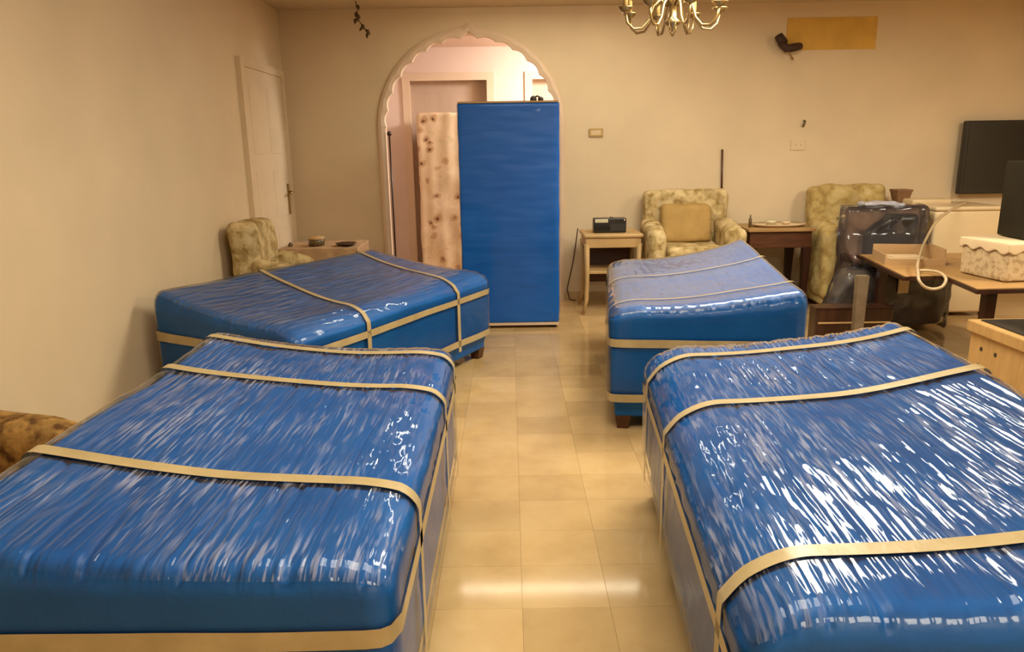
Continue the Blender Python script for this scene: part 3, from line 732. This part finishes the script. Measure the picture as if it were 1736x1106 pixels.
V, F = rbox(-0.53, 0.52, -0.115, 0.115, 0.01, 0.56, 0.085, 30, 6, 20, fn=lambda p, n: Vector((p.x * (1.0 - 0.25 * smooth01((p.z - 0.2) / 0.4) if p.x < 0 else 1.0), p.y, p.z)) + n * (0.012 + 0.02 * noise.noise(p * 6) + 0.012 * noise.noise(p * 14)), bottom=False)
mesh('plastic_wrap', V, F, 'loose_film', c, True)
MB().box(0.02, 0.11, -0.150, -0.145, 0.36, 0.48).build('paper_tag', 'paper', c)

# tan wooden cabinet at the right edge
c = empty('wooden_cabinet', (3.34, 3.95, 0), 0, 'tan wooden cabinet with a dark top at the right edge, beside the near bed', 'cabinet')
MB().box(-0.36, 0.40, -0.75, 0.68, 0.0, 0.42).build('cabinet_body', 'tan_wood', c)
part_box('rim', (-0.385, 0.42, -0.77, 0.70, 0.42, 0.495), 'tan_wood', c, 0.01)
MB().box(-0.33, 0.37, -0.70, 0.645, 0.495, 0.503).build('dark_inset', 'black_matte', c)
for y, z in ((0.56, 0.33), (0.42, 0.33), (0.57, 0.22)): MB().tube([(-0.362, y, z), (-0.358, y, z)], 0.014, 10).build('screw_hole', 'steel_holes', c)
c = empty('dark_box', (3.40, 4.22, 0.503), 0, 'dark blue-grey box standing on the tan wooden cabinet', 'box')
soft('box_body', (-0.20, 0.28, -0.28, 0.26, 0, 0.17), 0.012, 'navy_plastic', c, 0, 1, 0, (1, 1, 1))
part_box('lid', (-0.205, 0.285, -0.285, 0.265, 0.165, 0.185), 'navy_plastic', c)

# ------------------------------------------------------------------ on the walls
c = empty('light_switch', (0.895, YB, 1.757), 0, 'small dark-framed light switch on the back wall right of the cabinet', 'switch')
part_box('frame', (-0.072, 0.072, -0.014, 0, -0.042, 0.042), 'brass', c, 0.003)
part_box('rocker', (-0.052, 0.052, -0.019, -0.012, -0.024, 0.024), 'paper', c, 0.003)
c = empty('socket_plate', (2.99, YB, 1.60), 0, 'faint cream socket plate on the back wall below the hook', 'socket')
part_box('plate', (-0.075, 0.075, -0.012, 0, -0.05, 0.05), 'wall_paint', c, 0.003)
for x in (-0.025, 0.025): MB().tube([(x, -0.0125, 0), (x, -0.011, 0)], 0.006, 8).build('socket_hole', 'mid_wood', c)
tag(MB().tube([(3.035, YB, 1.845), (3.035, YB - 0.03, 1.84), (3.025, YB - 0.035, 1.81), (3.02, YB - 0.02, 1.785)], 0.010, 8).build('wall_hook', 'dark_glaze', None, True), 'tiny dark hook on the back wall above the faint socket plate', 'hook')
o = MB().box(2.795, 3.695, YB - 0.006, YB + 0.0, 2.53, 2.835)
tag(o.build('plaster_patch', 'yellow_plaster'), 'yellow unpainted rectangle high on the back wall', 'wall patch')
c = empty('pipe_stub', (2.78, YB, 2.58), 0, 'dark foam-covered pipe ends sticking out beside the yellow patch', 'pipe')
MB().tube([(-0.02, 0, 0.02), (-0.04, -0.08, 0.02), (-0.085, -0.11, 0.05), (-0.10, -0.10, 0.08)], [0.035, 0.042, 0.045, 0.04], 10).build('pipe', 'dark_foam', c, True)
MB().tube([(-0.08, -0.09, 0.02), (-0.02, -0.12, -0.045), (0.06, -0.11, -0.035), (0.135, -0.06, -0.02)], [0.032, 0.04, 0.042, 0.036], 10).build('pipe', 'dark_foam', c, True)
MB().tube([(0.02, -0.10, -0.05), (0.03, -0.10, -0.10), (0.06, -0.10, -0.15)], 0.010, 6).build('wire', 'mid_wood', c, True)

# hanging vine
c = empty('hanging_vine', (-1.42, 7.45, ZC), 0, 'sparse dark vine hanging from the ceiling left of the arch', 'vine')
pts = [(0.0, 0, 0), (0.012, 0.01, -0.08), (-0.005, 0.0, -0.14), (0.03, 0.02, -0.19), (0.07, 0.0, -0.24), (0.115, 0.0, -0.29)]
MB().tube(pts, 0.005, 6).build('stem', 'leaf_dark', c, True)
random.seed(4)
def leaf(L, W):
    V = [(0, 0, 0), (W, L * 0.35, 0.006), (W * 0.7, L * 0.7, 0.004), (0, L, -0.004), (-W * 0.7, L * 0.7, 0.004), (-W, L * 0.35, 0.006), (0, L * 0.4, 0.012), (0, L * 0.4, 0.002)]
    F = [(0, 1, 6), (1, 2, 6), (2, 3, 6), (3, 4, 6), (4, 5, 6), (5, 0, 6), (1, 0, 7), (2, 1, 7), (3, 2, 7), (4, 3, 7), (5, 4, 7), (0, 5, 7)]
    return V, F
lm = None
for k, (x, z, a) in enumerate(((0.005, -0.03, 2.6), (0.01, -0.09, 3.6), (-0.005, -0.12, 2.2), (-0.01, -0.15, 3.3), (0.03, -0.15, 4.2), (0.05, -0.20, 2.9), (0.06, -0.23, 4.0), (0.10, -0.28, 3.4), (0.12, -0.28, 5.2), (0.085, -0.26, 2.4))):
    V, F = leaf(0.055, 0.018)
    R = Matrix.Rotation(a, 3, 'Y') @ Matrix.Rotation(PI / 2, 3, 'X') @ Matrix.Rotation(random.uniform(-0.6, 0.6), 3, 'Y')
    mesh('leaf', [R @ Vector(v) + Vector((x, -0.01, z)) for v in V], F, 'leaf_dark', c, True)

# chandelier
c = empty('chandelier', (1.155, 5.50, ZC), 0, 'brass chandelier with curved arms hanging at the top of the picture', 'chandelier')
D = -ZC
MB().lathe([(0.0, 2.405), (0.012, 2.41), (0.018, 2.425), (0.05, 2.44), (0.062, 2.455), (0.03, 2.48), (0.028, 2.55), (0.055, 2.60), (0.06, 2.64), (0.03, 2.70), (0.012, 2.74), (0.012, 2.93), (0.06, 2.95), (0.06, 2.98)], (0, 0, D), 18).build('stem', 'brass', c, True)
armV = MB().tube([(0.04, 0, 2.56 + D), (0.09, 0, 2.60 + D), (0.14, 0, 2.56 + D), (0.17, 0, 2.47 + D), (0.22, 0, 2.415 + D), (0.28, 0, 2.41 + D), (0.325, 0, 2.45 + D), (0.34, 0, 2.525 + D)], 0.009, 8)
cupV = MB().lathe([(0.008, 2.515), (0.03, 2.525), (0.052, 2.545), (0.055, 2.552), (0.02, 2.540), (0, 2.54)], (0.34, 0, D), 14)
canV = MB().lathe([(0.016, 2.54), (0.016, 2.63), (0.006, 2.64), (0, 2.64)], (0.34, 0, D), 12)
drpV = MB()
for s in (-1, 1):
    drpV.tube([(0.115, 0, 2.475 + D), (0.115 + 0, s * 0.022, 2.45 + D), (0.115, s * 0.020, 2.415 + D), (0.115, 0, 2.378 + D)], 0.005, 6)
for k in range(8):
    a = 2 * PI * k / 8 + 0.12
    for nm, m in (('arm', armV), ('cup', cupV), ('candle', canV)):
        o = m.build(nm, 'brass' if nm != 'candle' else 'tan_cloth', c, True) if k == 0 else None
        if k == 0:
            if nm == 'arm': A0 = o
            elif nm == 'cup': C0 = o
            else: K0 = o
        else:
            o = {'arm': A0, 'cup': C0, 'candle': K0}[nm].copy(); COL.objects.link(o); o.parent = c
        o.rotation_euler[2] = a
for k in range(6):
    a = 2 * PI * k / 6 + 0.3
    if k == 0: D0 = drpV.build('leaf_drop', 'brass', c, True); o = D0
    else: o = D0.copy(); COL.objects.link(o); o.parent = c
    o.rotation_euler[2] = a

# ceiling tube light whose reflection lies on the floor
c = empty('tube_light', (0.35, 6.95, ZC), 0, 'long ceiling tube light just above the picture, in front of the arch', 'lamp')
MB().box(-1.03, 1.03, -0.065, 0.065, -0.045, 0).build('housing', 'white_enamel', c)
for x0, x1 in ((-1.0, -0.005), (0.005, 1.0)):
    MB().box(x0, x1, -0.035, 0.035, -0.052, -0.0455).build('diffuser', 'tube_glow', c)
